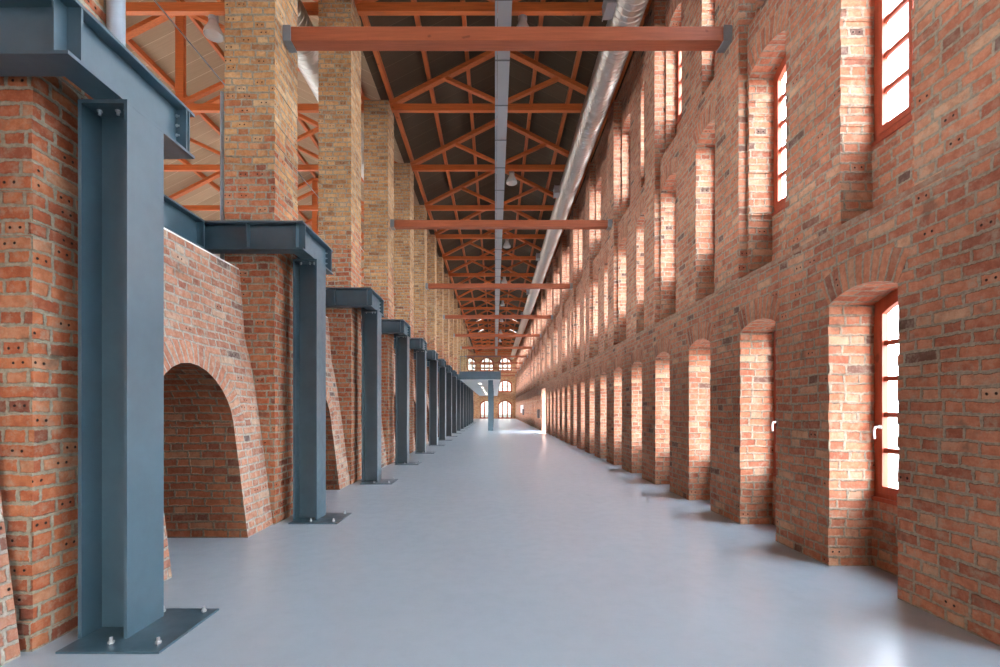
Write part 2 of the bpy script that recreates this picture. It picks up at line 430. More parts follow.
for li, (X, zb, zt, sill, spring, rise) in enumerate(LEVELS):
    edge = YBACK
    for k in range(K0, K1 + 1):
        y0, y1 = near(k), near(k) + OW
        if y0 < YBACK + 0.2: continue
        door = (li == 0 and k in DOORK)
        # strip of wall before the opening
        if not (li == 0 and k == DOORK[1]):
            if -1 <= k <= 6: course_strip(X, edge, y0, zb, spring, 0.022, XOUT)
            else:
                mb.face([(X, edge, zb), (X, edge, spring), (X, y0, spring), (X, y0, zb)])
                mb.face([(X, y0, zb), (XOUT, y0, zb), (XOUT, y0, spring), (X, y0, spring)])
                mb.face([(X, edge, zb), (X, edge, spring), (XOUT, edge, spring), (XOUT, edge, zb)])
            mb.face([(X, edge, spring), (X, edge, zt), (X, y0, zt), (X, y0, spring)])
            mb.face([(XOUT, edge, zb), (XOUT, edge, zt), (XOUT, y0, zt), (XOUT, y0, zb)])
        if door:
            a = edge if k == DOORK[1] else y0
            mb.face([(X, a, 3.05), (X, a, zt), (X, y1, zt), (X, y1, 3.05)])
            mb.face([(XOUT, a, 3.05), (XOUT, a, zt), (XOUT, y1, zt), (XOUT, y1, 3.05)])
            mb.face([(X, a, 3.05), (XOUT, a, 3.05), (XOUT, y1, 3.05), (X, y1, 3.05)])
            if k == DOORK[1]:
                mb.face([(X, y1, spring), (XOUT, y1, spring), (XOUT, y1, 3.05), (X, y1, 3.05)])
            else:
                mb.face([(X, y0, spring), (XOUT, y0, spring), (XOUT, y0, 3.05), (X, y0, 3.05)])
            edge = y1
            continue
        n = 10 if k < 8 else 4
        P, (cy, cz, R, A) = arch_pts(y0, y1, spring, rise, n)
        for a in range(n):
            (ya, za), (yb, zz) = P[a], P[a + 1]
            mb.face([(X, ya, za), (X, ya, zt), (X, yb, zt), (X, yb, zz)])
            mb.face([(XOUT, ya, za), (XOUT, ya, zt), (XOUT, yb, zt), (XOUT, yb, zz)])
            mb.face([(X, ya, za), (X, yb, zz), (XOUT, yb, zz), (XOUT, ya, za)],
                    uv=[(0.01, cy + ya), (0.01, cy + yb), (0.01 + XOUT - X, cy + yb), (0.01 + XOUT - X, cy + ya)])
        # wall under the window: inner face, sill, outer face
        xi = XWIN - 0.015
        mb.face([(xi, y0 - .02, zb), (xi, y0 - .02, sill), (xi, y1 + .02, sill), (xi, y1 + .02, zb)])
        mb.face([(xi, y0, sill), (XOUT + .03, y0, sill), (XOUT + .03, y1, sill), (xi, y1, sill)])
        mb.face([(XOUT, y0, zb), (XOUT, y0, sill), (XOUT, y1, sill), (XOUT, y1, zb)])
        # voussoirs standing a few millimetres proud
        if k < 14:
            xr = X - 0.005; R1 = R + 0.28
            for a in range(n):
                t0, t1 = -A + 2 * A * a / n, -A + 2 * A * (a + 1) / n
                q = [(xr, cy + r * math.sin(t), cz + r * math.cos(t)) for r, t in ((R, t0), (R1, t0), (R1, t1), (R, t1))]
                rm = R + .14
                mb.face(q, uv=[(0.012, (t0 + 9) * rm), (0.294, (t0 + 9) * rm), (0.294, (t1 + 9) * rm), (0.012, (t1 + 9) * rm)], mat=1)
            for t, sgn in ((-A, -1), (A, 1)):
                a_ = (cy + R * math.sin(t), cz + R * math.cos(t)); b_ = (cy + R1 * math.sin(t), cz + R1 * math.cos(t))
                mb.face([(xr, *a_), (xr, *b_), (X, *b_), (X, *a_)], mat=1)
        edge = y1
    mb.face([(X, edge, zb), (X, edge, zt), (X, YEND, zt), (X, YEND, zb)])
    mb.face([(X, edge, zb), (X, edge, spring), (XOUT, edge, spring), (XOUT, edge, zb)])
    mb.face([(XOUT, edge, zb), (XOUT, edge, zt), (XOUT, YEND, zt), (XOUT, YEND, zb)])
    if li:   # ledge on top of the thicker wall below
        mb.face([(LEVELS[li - 1][0], YBACK, zb), (XWIN, YBACK, zb), (XWIN, YEND, zb), (LEVELS[li - 1][0], YEND, zb)])
# pilasters running from the lower ledge to the roof
for j in range(-3, 21):
    yc = 7.06 + S * j
    mb.box(3.40, 3.66, yc - .36, yc + .36, 3.40, 10.45, skip='e')
# mortar bed capping the lower ledge
y = YBACK
while y < YEND - .1:
    L = min(random.uniform(.5, 1.4), YEND - y); mb.box(3.396 - random.uniform(0, .012), 3.525, y, y + L, 3.365 - random.uniform(0, .02), 3.403 + random.uniform(0, .006), mat=2); y += L
struct(mb.build('wall_right', [M['brick_wall'], M['brick_ring'], M['mortar_cap']]))

# ------------------------------------------------------------------ windows of the right wall
def make_window(idx, y0, y1, sill, spring, rise, handle, rows=5):
    P, (cy, cz, R, A) = arch_pts(y0, y1, spring, rise, 8)
    yc = (y0 + y1) / 2; base = Vector((XWIN, yc, sill))
    P = [(y - yc, z - sill) for y, z in P]; w = OW / 2; hs = spring - sill
    fr = MB(); t, d = 0.06, 0.085
    def arched_ring(mb, w, hs, top, inset, x0, x1, bottom):
        """frame of width inset inside an arched opening"""
        out = [(-w, 0)] + top + [(w, 0)]
        ins = []
        for (y, z) in top:
            f = (w - inset) / w
            ins.append((y * f, z - inset))
        inn = [(-w + inset, bottom)] + ins + [(w - inset, bottom)]
        n = len(out)
        for a in range(n - 1):
            for x in (x0, x1):
                mb.face([(x, *out[a]), (x, *out[a + 1]), (x, *inn[a + 1]), (x, *inn[a])])
            mb.face([(x0, *inn[a]), (x0, *inn[a + 1]), (x1, *inn[a + 1]), (x1, *inn[a])])
            mb.face([(x0, *out[a]), (x0, *out[a + 1]), (x1, *out[a + 1]), (x1, *out[a])])
        mb.box(x0, x1, -w, w, 0, bottom)
        return inn
    inn = arched_ring(fr, w, hs, P, t, 0.0, d, t + .02)
    fr.box(-0.03, 0.0, -w + .005, w - .005, -0.005, 0.035)
    o = fr.build('window_%d' % idx, M['frame'], loc=base); struct(o)
    # casement: stiles, rails, glazing bars
    cs = MB()
    w2 = w - t - .003
    top2 = [(y * (w2 / w), z - t - .004) for y, z in P]
    ring_b = MB()
    base_z = t + .022
    cs_top = [(y, z) for y, z in top2]
    cs2 = MB()
    inset = 0.05
    out = [(-w2, base_z)] + cs_top + [(w2, base_z)]
    inn = [(-w2 + inset, base_z + .07)] + [(y * ((w2 - inset) / w2), z - inset) for y, z in cs_top] + [(w2 - inset, base_z + .07)]
    for a in range(len(out) - 1):
        for x in (-0.006, 0.055): cs.face([(x, *out[a]), (x, *out[a + 1]), (x, *inn[a + 1]), (x, *inn[a])])
        cs.face([(-.006, *inn[a]), (-.006, *inn[a + 1]), (.055, *inn[a + 1]), (.055, *inn[a])])
        cs.face([(-.006, *out[a]), (-.006, *out[a + 1]), (.055, *out[a + 1]), (.055, *out[a])])
    cs.box(-.006, .055, -w2, w2, base_z, base_z + .07)
    zb, ztop = base_z + .07, hs + rise - t - inset
    cs.build('casement', M['frame'], o)
    gb = MB()
    for r in range(1, rows):
        z = zb + (ztop - .04 - zb) * r / rows
        gb.box(0.012, 0.046, -w2 + inset - .004, w2 - inset + .004, z - .024, z + .024)
    gb.box(0.010, 0.048, -.024, .024, zb - .004, ztop)
    gb.build('glazing_bars', M['frame'], o)
    gl = MB()
    gp = [(0.03, -w2 + inset, zb)] + [(0.03, y * ((w2 - inset) / w2), z - inset) for y, z in cs_top] + [(0.03, w2 - inset, zb)]
    gl.face(gp)
    gl.build('glass_pane', M['glass'], o)
    if handle:
        h = MB(); hy, hz = w - t - .03, 1.42 - sill
        h.lathe((-.006, hy, hz), (-1, 0, 0), [(0, .0001), (0, .021), (.010, .021), (.010, .0001)], 12)
        h.cyl((-.012, hy, hz), (-.055, hy, hz), .010, 10)
        h.tube_path([(-.055, hy, hz + .004), (-.060, hy + .012, hz - .03), (-.058, hy + .014, hz - .075), (-.055, hy + .012, hz - .12)], .0115, 10)
        h.build('lever_handle', M['handle'], o)
    return o
wi = 1
for li, (X, zb, zt, sill, spring, rise) in enumerate(LEVELS):
    proto = None
    for k in range(K0, K1 + 1):
        y0 = near(k)
        if y0 < YBACK + .2 or (li == 0 and k in DOORK): continue
        if proto is None:
            proto = make_window(wi, y0, y0 + OW, sill, spring, rise, li == 0)
        else:
            c = copy_tree(proto); c.name = 'window_%d' % wi
            c.location = (XWIN, y0 + OW / 2, sill)
        wi += 1

# ------------------------------------------------------------------ end wall
def arch_wall(mb, xs0, xs1, y, z0, z1, openings):
    """openings: (x0, x1, z0, z1 crown, rise) in one wall plane, bands must not overlap in z within a column"""
    xs = sorted({xs0, xs1, *[o[0] for o in openings], *[o[1] for o in openings]})
    for a, b in zip(xs[:-1], xs[1:]):
        col = sorted([o for o in openings if o[0] <= a and o[1] >= b], key=lambda o: o[2])
        if not col:
            mb.face([(a, y, z0), (b, y, z0), (b, y, z1), (a, y, z1)]); continue
        assert len({(o[0], o[1]) for o in col}) == 1
        z = z0
        for i, o in enumerate(col):
            mb.face([(a, y, z), (b, y, z), (b, y, o[2]), (a, y, o[2])])
            nxt = col[i + 1][2] if i + 1 < len(col) else z1
            mid = (o[3] + nxt) / 2 if i + 1 < len(col) else z1
            P, _ = arch_pts(a, b, o[3] - o[4], o[4], 10)
            for (pa, za), (pb, zz) in zip(P[:-1], P[1:]):
                mb.face([(pa, y, za), (pb, y, zz), (pb, y, mid), (pa, y, mid)])
                mb.face([(pa, y, za), (pb, y, zz), (pb, y + .35, zz), (pa, y + .35, za)])
            for x in (a, b):
                mb.face([(x, y, o[2]), (x, y + .35, o[2]), (x, y + .35, o[3] - o[4]), (x, y, o[3] - o[4])])
            mb.face([(a, y, o[2]), (b, y, o[2]), (b, y + .35, o[2]), (a, y + .35, o[2])])
            z = mid
ENDW = [(-2.50, -0.20, 0.0, 3.05, .55), (0.50, 2.80, 0.0, 3.05, .55), (0.50, 2.80, 4.40, 6.40, .5), (-2.50, -0.20, 4.40, 6.40, .5),
        (-2.50, -0.20, 7.85, 10.15, .75), (0.50, 2.80, 7.85, 10.15, .75), (-5.2, -3.1, 7.85, 10.15, .75)]
mb = MB()
arch_wall(mb, -15.2, XOUT, YEND, 0, 13.6, ENDW)
mb.box(-15, 3.63, YEND - .08, YEND, 3.55, 3.85); mb.box(-15, 3.63, YEND - .08, YEND, 7.0, 7.3)
struct(mb.build('wall_end', M['brick_end']))
def end_window(name, x0, x1, z0, z1, rise, cols, rows):
    P, _ = arch_pts(x0, x1, z1 - rise, rise, 10)
    f = MB(); y0, y1 = YEND + .06, YEND + .16; t = .20
    cx = (x0 + x1) / 2; w = (x1 - x0) / 2
    out = [(x0, z0)] + P + [(x1, z0)]
    inn = [(x0 + t, z0 + t)] + [(cx + (x - cx) * (w - t) / w, z - t) for x, z in P] + [(x1 - t, z0 + t)]
    for a in range(len(out) - 1):
        for y in (y0, y1): f.face([(out[a][0], y, out[a][1]), (out[a + 1][0], y, out[a + 1][1]), (inn[a + 1][0], y, inn[a + 1][1]), (inn[a][0], y, inn[a][1])])
        f.face([(inn[a][0], y0, inn[a][1]), (inn[a + 1][0], y0, inn[a + 1][1]), (inn[a + 1][0], y1, inn[a + 1][1]), (inn[a][0], y1, inn[a][1])])
    f.box(x0, x1, y0, y1, z0, z0 + t)
    o = f.build(name, M['frame']); struct(o)
    g = MB()
    for c in range(1, cols):
        x = x0 + (x1 - x0) * c / cols; g.box(x - .11, x + .11, y0 + .01, y1 - .01, z0 + t, z1 - t - .12)
    for r in range(1, rows):
        z = z0 + (z1 - z0) * r / rows; g.box(x0 + t, x1 - t, y0 + .02, y1 - .02, z - .07, z + .07)
    g.build('glazing_bars', M['frame'], o)
    p = MB(); p.face([(x, (y0 + y1) / 2, z) for x, z in inn]); p.build('glass_pane', M['dim_glass'], o)
for q, (x0, x1, z0, z1, r) in enumerate(ENDW):
    if z0 == 0: end_window('door_%d' % (q + 1), x0, x1, z0, z1, r, 3, 1)
    else: end_window('window_%d' % wi, x0, x1, z0, z1, r, 3, 2); wi += 1

# ------------------------------------------------------------------ outer wall of the wide left nave (tall glazed openings)
mb = MB()
mb.box(-15.3, -15.0, YBACK, YEND, 0, 3.2); mb.box(-15.3, -15.0, YBACK, YEND, 7.9, 10.8)
for i in range(-3, 23):
    mb.box(-15.3, -15.0, YC(i) - 1.15, YC(i) + 1.15, 3.2, 7.9)
struct(mb.build('wall_left', M['brick_wall']))
mb = MB()          # the row of piers carries on behind the camera
for i in (-1, -2): mb.box(PIER_L, PIER_R, YC(i) - PIER_H, YC(i) + PIER_H, 0, 10.42)
struct(mb.build('wall_left_rear', M['brick_wall']))

# ------------------------------------------------------------------ wall behind the camera with added doors, bounce deck in the side hall
mb = MB()
arch_wall(mb, -15.2, XOUT, YBACK, 0, 13.6, [(-2.50, -0.20, 0.0, 3.05, .55), (0.50, 2.80, 0.0, 3.05, .55)])
struct(mb.build('wall_back', M['brick_end']))
for q, (x0, x1) in enumerate(((-2.50, -0.20), (0.50, 2.80))):  # unseen glazed doors, added to let in light on the lower walls
    P, _ = arch_pts(x0, x1, 2.5, .55, 10)
    g = MB(); g.face([(x0, YBACK + .1, 0)] + [(x, YBACK + .1, z) for x, z in P] + [(x1, YBACK + .1, 0)])
    d = g.build('door_%d' % (q + 11), M['fill_glass']); struct(d)
    f = MB(); f.box(x0, x0 + .1, YBACK + .05, YBACK + .15, 0, 2.5); f.box(x1 - .1, x1, YBACK + .05, YBACK + .15, 0, 2.5); f.box((x0 + x1) / 2 - .06, (x0 + x1) / 2 + .06, YBACK + .05, YBACK + .15, 0, 3.04)
    f.build('door_frame', M['frame'], d)
mb = MB(); mb.box(-15.0, -4.10, YBACK, 58.0, 3.80, 4.10)  # unseen white deck, added to bounce daylight onto the side hall roof
struct(mb.build('bounce_deck', M['white']))

# ------------------------------------------------------------------ roofs
RX, RZ = 0.2, 12.60          # main ridge (boards)
LX, LZ = -9.3, 13.78         # left nave ridge
mb = MB()
def slope(x0, z0, x1, z1, holes=()):
    """boarded slope from eave (x0,z0) to ridge (x1,z1); holes: (y0,y1) skylights in its middle third"""
    th = .05
    def quad(ya, yb, f0, f1):
        a = (x0 + (x1 - x0) * f0, z0 + (z1 - z0) * f0); b = (x0 + (x1 - x0) * f1, z0 + (z1 - z0) * f1)
        for dz in (0, th):
            mb.face([(a[0], ya, a[1] + dz), (b[0], ya, b[1] + dz), (b[0], yb, b[1] + dz), (a[0], yb, a[1] + dz)])
    y = YBACK - 1.0
    for (ya, yb) in holes:
        quad(y, ya, 0, 1); quad(ya, yb, 0, .36); quad(ya, yb, .60, 1); y = yb
    quad(y, YEND + .4, 0, 1)
sky = [(YC(i) + 1.0, YC(i) + 2.3) for i in (14, 16, 18, 20)]
slope(-3.40, RZ - .5 * 3.6, RX, RZ, sky); slope(4.2, RZ - .5 * 4.0, RX, RZ, sky)
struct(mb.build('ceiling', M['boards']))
for xe, ze in ((-3.40, RZ - .5 * 3.6), (4.2, RZ - .5 * 4.0)):
    for ya, yb in sky:
        p = [(xe + (RX - xe) * f, ze + (RZ - ze) * f + .025) for f in (.36, .60)]
        g = MB(); g.face([(p[0][0], ya, p[0][1]), (p[1][0], ya, p[1][1]), (p[1][0], yb, p[1][1]), (p[0][0], yb, p[0][1])])
        w = g.build('window_%d' % wi, M['dim_glass']); struct(w); wi += 1
        f = MB(); f.bar((p[0][0], ya + .03, p[0][1]), (p[1][0], ya + .03, p[1][1]), .06, .06); f.bar((p[0][0], yb - .03, p[0][1]), (p[1][0], yb - .03, p[1][1]), .06, .06)
        f.build('window_frame', M['frame'], w)
mb = MB()
slope(-3.40, LZ - .5 * 5.9, LX, LZ); slope(-15.5, LZ - .5 * 6.2, LX, LZ)
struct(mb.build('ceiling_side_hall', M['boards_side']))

# ------------------------------------------------------------------ trusses
CH0, CH1 = 10.40, 10.60
def make_truss(name, xl, xr, post):
    root = empty(name, (0, 0, CH0))
    xc = (xl + xr) / 2; half = (xr - xl) / 2; apex = 10.62 + .5 * half
    z = lambda v: v - CH0
    b = MB(); b.box(xl, xr, -.06, .06, 0, CH1 - CH0); b.build('bottom_chord', M['timber'], root)
    for s in (-1, 1):
        r = MB(); r.bar((xc + s * half, 0, z(10.60)), (xc + s * .02, 0, z(apex)), .12, .20, (0, 1, 0)); r.build('rafter', M['timber'], root)
        q = MB(); q.bar((xc + s * .08, 0, z(10.66)), (xc + s * half * .5, 0, z((10.60 + apex) / 2 - .06)), .10, .13, (0, 1, 0)); q.build('strut', M['timber'], root)
    p = MB(); p.box(xc - post / 2, xc + post / 2, -.065, .065, z(10.58), z(apex)); p.build('king_post', M['timber'], root)
    return root
proto = None
for i in range(2, 22):
    o = make_truss('roof_truss', -3.10, 3.50, .14) if proto is None else copy_tree(proto)
    proto = proto or o
    o.location = (0, YC(i) + .12, CH0)
    tag(o, '%s orange timber truss from the camera, under the boarded roof of the main hall' % ORD[i - 2], 'roof truss', 'roof trusses of the main hall')
protoL = None
for i in range(2, 10):
    o = make_truss('roof_truss', -15.0, -3.60, .24) if protoL is None else copy_tree(protoL)
    protoL = protoL or o
    o.location = (0, YC(i) + .12, CH0)
    tag(o, '%s orange timber truss of the side hall, seen left between the brick piers' % ORD[i - 2], 'roof truss', 'roof trusses of the side hall')

# purlins, one long timber each
def purlin(x, zt, label, group):
    mb = MB(); mb.box(x - .055, x + .055, YBACK - .8, YEND, zt - .17, zt)
    tag(mb.build('roof_purlin', M['timber_y']), label, 'purlin', group)
GP = 'purlins of the main hall roof'
for dx, lab in ((-3.28, 'orange purlin at the left eave of the main hall, above the brick piers'),
                (-2.15, 'orange purlin low on the dark left slope of the main hall roof'),
                (-1.02, 'orange purlin high on the dark left slope, near the cable tray'),
                (1.02, 'orange purlin high on the right slope, just right of the cable tray'),
                (2.12, 'orange purlin low on the right slope, just left of the silver duct'),
                (3.28, 'orange purlin at the right eave, between silver duct and brick wall')):
    purlin(RX + dx, RZ - .5 * abs(dx) - .03, lab, GP)
for dx, lab in ((-5.4, 'orange purlin at the far left eave of the side hall roof'),
                (-3.6, 'orange purlin low on the far left slope of the side hall'),
                (-1.8, 'orange purlin high on the far left slope of the side hall'),
                (0.0, 'orange ridge purlin of the side hall roof, above the king posts'),
                (1.8, 'orange purlin high on the side hall slope facing the brick piers'),
                (3.6, 'orange purlin low on the side hall slope facing the brick piers'),
                (5.3, 'orange purlin at the side hall eave behind the brick piers')):
    purlin(LX + dx, LZ - .5 * abs(dx) - .03, lab, 'purlins of the side hall roof')

# ------------------------------------------------------------------ tie beams between piers and right wall
TZ = 6.895
proto = None
for n, i in enumerate(range(1, 22, 2)):
    if proto is None:
        root = empty('tie_beam', (0, 0, TZ))
        b = MB(); b.box(-3.0, 3.38, -.105, .105, 0, .20); b.build('timber', M['tie'], root, bevel=.006)
        for x0, x1 in ((-3.045, -2.93), (3.28, 3.40)):
            s = MB()
            s.box(x0, x1, -.118, -.106, -.012, .212); s.box(x0, x1, .106, .118, -.012, .212); s.box(x0, x1, -.118, .118, -.014, -.001)
            s.box(x0, x1, -.118, .118, .201, .213)
            s.build('steel_shoe', M['shoe'], root)
        proto = root; o = root
    else: o = copy_tree(proto)
    o.location = (0, YC(i) - .03, TZ)
    extra = ['nearest', 'second', 'third', 'fourth', 'fifth', 'sixth', 'seventh', 'eighth', 'ninth', 'tenth', 'eleventh'][n]
    tag(o, '%s orange tie beam from the camera, spanning between brick pier and window wall' % extra, 'tie beam', 'tie beams across the hall')

# ------------------------------------------------------------------ brick piers
def make_pier(front):
    mb = MB(); z = 0
    rnd = random.Random(3)
    x0, x1, y0, y1 = PIER_L, PIER_R, front, PIER_H
    prev = None
    while z < 10.42 - 1e-4:
        zn = min(z + BH, 10.42)
        j = lambda: rnd.uniform(-.007, .007)
        a = (x0 + j(), x1 + j(), y0 + j(), y1 + j())
        mb.box(a[0], a[1], a[2], a[3], z, zn)
        z = zn
    return mb
pm = make_pier(-PIER_H)
pier0 = None
for i in range(0, 15):
    if pier0 is None:
        o = make_pier(-.335).build('brick_pier', M['brick_pier'])
        pier0 = pm.build('brick_pier', M['brick_pier'])
    elif i == 1: o = pier0
    else:
        o = pier0.copy(); COL.objects.link(o)
    o.location = (0, YC(i), 0)
    tag(o, '%s brick pier from the camera, rising from floor to roof on the left' % ORD[i], 'pillar', 'brick piers along the left side')

# ------------------------------------------------------------------ low battered walls with a furnace arch
PROF = [(0, -3.07), (.94, -3.186), (1.655, -3.28), (2.18, -3.365), (2.6, -3.46), (3.1, -3.495), (3.52, -3.53)]
def px(z):
    for (a, xa), (b, xb) in zip(PROF[:-1], PROF[1:]):
        if z <= b: return xa + (xb - xa) * (z - a) / (b - a)
    return PROF[-1][1]
def make_low_wall():
    mb = MB(); H = 3.52; hw = S / 2 - PIER_H - .008; R = .70; SP = 1.41; XB = -4.7; N = 14
    def zs(a, b):
        n = max(2, int((b - a) / .13)); return [a + (b - a) * k / n for k in range(n + 1)]
    for ya, yb in ((-hw, -R), (R, hw)):
        Z = zs(0, H)
        for a, b in zip(Z[:-1], Z[1:]): mb.face([(px(a), ya, a), (px(a), yb, a), (px(b), yb, b), (px(b), ya, b)], uv=[(ya, a), (yb, a), (yb, b), (ya, b)])
    ang = [math.pi * k / N for k in range(N + 1)]
    P = [(-R * math.cos(t), SP + R * math.sin(t)) for t in ang]
    for (ya, za), (yb, zb) in zip(P[:-1], P[1:]):
        m = 9
        for k in range(m):
            a0, a1 = za + (H - za) * k / m, za + (H - za) * (k + 1) / m
            b0, b1 = zb + (H - zb) * k / m, zb + (H - zb) * (k + 1) / m
            mb.face([(px(a0), ya, a0), (px(b0), yb, b0), (px(b1), yb, b1), (px(a1), ya, a1)], uv=[(ya, a0), (yb, b0), (yb, b1), (ya, a1)])
        t0, t1 = (math.atan2(za - SP, -ya)), (math.atan2(zb - SP, -yb))
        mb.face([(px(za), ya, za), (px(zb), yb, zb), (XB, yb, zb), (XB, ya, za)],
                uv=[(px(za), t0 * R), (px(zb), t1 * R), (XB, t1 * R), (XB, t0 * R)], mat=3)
    # ring of voussoirs
    for t0, t1 in zip(ang[:-1], ang[1:]):
        q = []
        for r, t in ((R - .004, t0), (R + .25, t0), (R + .25, t1), (R - .004, t1)):
            y, z = -r * math.cos(t), SP + r * math.sin(t); q.append((px(z) + .008, y, z))
        mb.face(q, uv=[(.012, t0 * .82), (.294, t0 * .82), (.294, t1 * .82), (.012, t1 * .82)], mat=1)
    for s in (-1, 1):
        Z = zs(0, SP)
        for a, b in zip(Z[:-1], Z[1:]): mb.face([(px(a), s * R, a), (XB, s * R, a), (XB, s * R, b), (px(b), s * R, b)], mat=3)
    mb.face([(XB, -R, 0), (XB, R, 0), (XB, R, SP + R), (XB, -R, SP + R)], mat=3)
    for y in (-hw, hw):
        Z = zs(0, H)
        for a, b in zip(Z[:-1], Z[1:]): mb.face([(px(a), y, a), (-4.9, y, a), (-4.9, y, b), (px(b), y, b)])
    mb.face([(-4.9, -hw, 0), (-4.9, hw, 0), (-4.9, hw, H), (-4.9, -hw, H)])
    mb.box(-4.9, px(H) - .012, -hw, hw, H, H + .025, mat=2)
    return mb
lw = make_low_wall(); low0 = None
for i in range(-1, 14):
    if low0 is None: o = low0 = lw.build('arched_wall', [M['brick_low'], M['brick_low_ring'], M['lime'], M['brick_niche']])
    else: o = low0.copy(); COL.objects.link(o)
    o.location = (0, YC(i) + S / 2, 0)
    o['kind'] = 'thing'
    lab = 'sliver of sloping brick wall left of the first pier, at the near left corner' if i < 0 else \
          'low sloping brick wall with dark arch, between %s and %s brick piers' % (ORD[i], ORD[i + 1])
    tag(o, lab, 'wall', 'low arched walls between the piers')

# ------------------------------------------------------------------ steel frames around the piers
FZ0, FZ1, FT = 3.74, 4.12, .022
def add_bolt(root, p, axis, r=.017, h=.022):
    b = MB(); p = Vector(p); a = Vector(axis)
    b.lathe(p, a, [(0, .0001), (0, r), (h * .6, r), (h * .6, r * .6), (h * 1.6, r * .55), (h * 1.6, .0001)], 6, smooth=False)
    return b.build('bolt', M['bolt'], root)
def make_frame(detail):
    root = empty('steel_frame', (0, 0, 0))
    p = MB(); p.box(-2.87, -2.195, -.366, .318, 0, .014); pl = p.build('base_plate', M['steel'], root)
    c = MB()                                          # H column, flanges facing the hall and the pier
    c.box(-2.882, -2.858, -.183, .183, .014, FZ0); c.box(-2.566, -2.542, -.183, .183, .014, FZ0)
    c.box(-2.858, -2.566, -.010, .010, .014, FZ0)
    c.build('column', M['steel'], root)
    k = MB(); k.box(-2.883, -2.541, -.184, .184, FZ0 - .024, FZ0); k.build('cap_plate', M['steel'], root)
    lb = MB()                                         # beam along the hall side of the pier
    for z in (FZ0, FZ1 - FT): lb.box(-2.77, -2.57, -.61, .61, z, z + FT)
    lb.box(-2.672, -2.656, -.50, .545, FZ0 + FT, FZ1 - FT)
    lb.build('side_beam', M['steel'], root)
    for s in (-1, 1):                                 # cross beams in front of and behind the pier
        xb = MB()
        for z in (FZ0, FZ1 - FT): xb.box(-4.12, -2.77, min(s * .61, s * .41), max(s * .61, s * .41), z, z + FT)
        xb.box(-4.12, -2.573, min(s * .50, s * .516), max(s * .50, s * .516), FZ0 + FT, FZ1 - FT)
        xb.build('cross_beam', M['steel'], root)
    for x in ((-3.98, -3.33, -2.667) if detail else (-2.667,)):
        st = MB(); st.box(x - .007, x + .007, -.605, -.50, FZ0 + FT, FZ1 - FT); st.build('stiffener', M['steel'], root)
    st = MB(); st.box(-2.656, -2.573, .535, .549, FZ0 + FT, FZ1 - FT); st.build('stiffener', M['steel'], root)
    if detail:
        for x, y in ((-2.60, -.25), (-2.28, -.25), (-2.28, .26), (-2.60, .26)): add_bolt(root, (x, y, .014), (0, 0, 1), .019, .026)
        for x in (-2.80, -2.67, -2.61): add_bolt(root, (x, -.10, FZ0 - .024), (0, 0, -1))
        for z in (3.80, 3.88, 3.96, 4.04): add_bolt(root, (-2.656, .50, z), (1, 0, 0), .014, .018)
    return root
fA = make_frame(True); fB = make_frame(False)
usedA = usedB = False
for i in range(0, 16):
    if i < 5:
        o = fA if not usedA else copy_tree(fA); usedA = True
    else:
        o = fB if not usedB else copy_tree(fB); usedB = True
    o.location = (0, YC(i), 0)
    lab = 'blue-grey steel column with bracket beam, %s from the camera, hugging a brick pier' % ORD[i] if i < 9 else \
          'dark steel column under the mezzanine, %s from the camera in the left row' % ORD[i]
    tag(o, lab, 'steel column', 'steel columns beside the left piers')
for i in range(0, 6):
    root = empty('link_beam', (-3.98, YC(i) + S / 2, FZ0))
    h = S / 2 - .62
    b = MB(); b.box(-.10, .10, -h, h, 0, FT); b.box(-.10, .10, -h, h, FZ1 - FZ0 - FT, FZ1 - FZ0); b.box(-.008, .008, -h, h, FT, FZ1 - FZ0 - FT)
    b.build('rolled_beam', M['steel'], root)
    e = MB(); e.box(-.10, .10, h - .012, h + .008, 0, FZ1 - FZ0); e.build('end_plate', M['steel'], root)
    tag(root, 'blue-grey steel beam above the low arched wall, linking the %s and %s steel columns' % (ORD[i], ORD[i + 1]), 'beam', 'link beams above the low walls')

# ------------------------------------------------------------------ pipes on the left
mb = MB(); mb.cyl((-2.96, YC(0) + .25, 4.12), (-2.96, YC(0) + .25, 10.4), .060, 16)
mb.lathe((-2.96, YC(0) + .25, 4.12), (0, 0, 1), [(0, .075), (.02, .075), (.02, .060)], 16)
tag(mb.build('drain_pipe', M['pipe']), 'grey vertical pipe rising from the nearest steel frame at top left', 'pipe')
mb = MB(); mb.cyl((-3.79, YC(1) - .36, 0.0), (-3.79, YC(1) - .36, 6.0), .026, 10)
for z in (4.6, 5.7): mb.box(-3.82, -3.752, YC(1) - .37, YC(1) - .35, z, z + .03)
tag(mb.build('conduit_pipe', M['shoe']), 'thin grey conduit up the left edge of the second brick pier', 'pipe')
mb = MB(); mb.cyl((-6.0, 6.2, 8.8), (-6.0, 34, 8.8), .014, 8)
for i in range(2, 9): mb.cyl((-6.0, YC(i) + .12, 8.8), (-6.0, YC(i) + .12, 10.42), .006, 6)
tag(mb.build('cable', M['galv']), 'thin pale cable slung under the side hall trusses at upper left', 'cable')

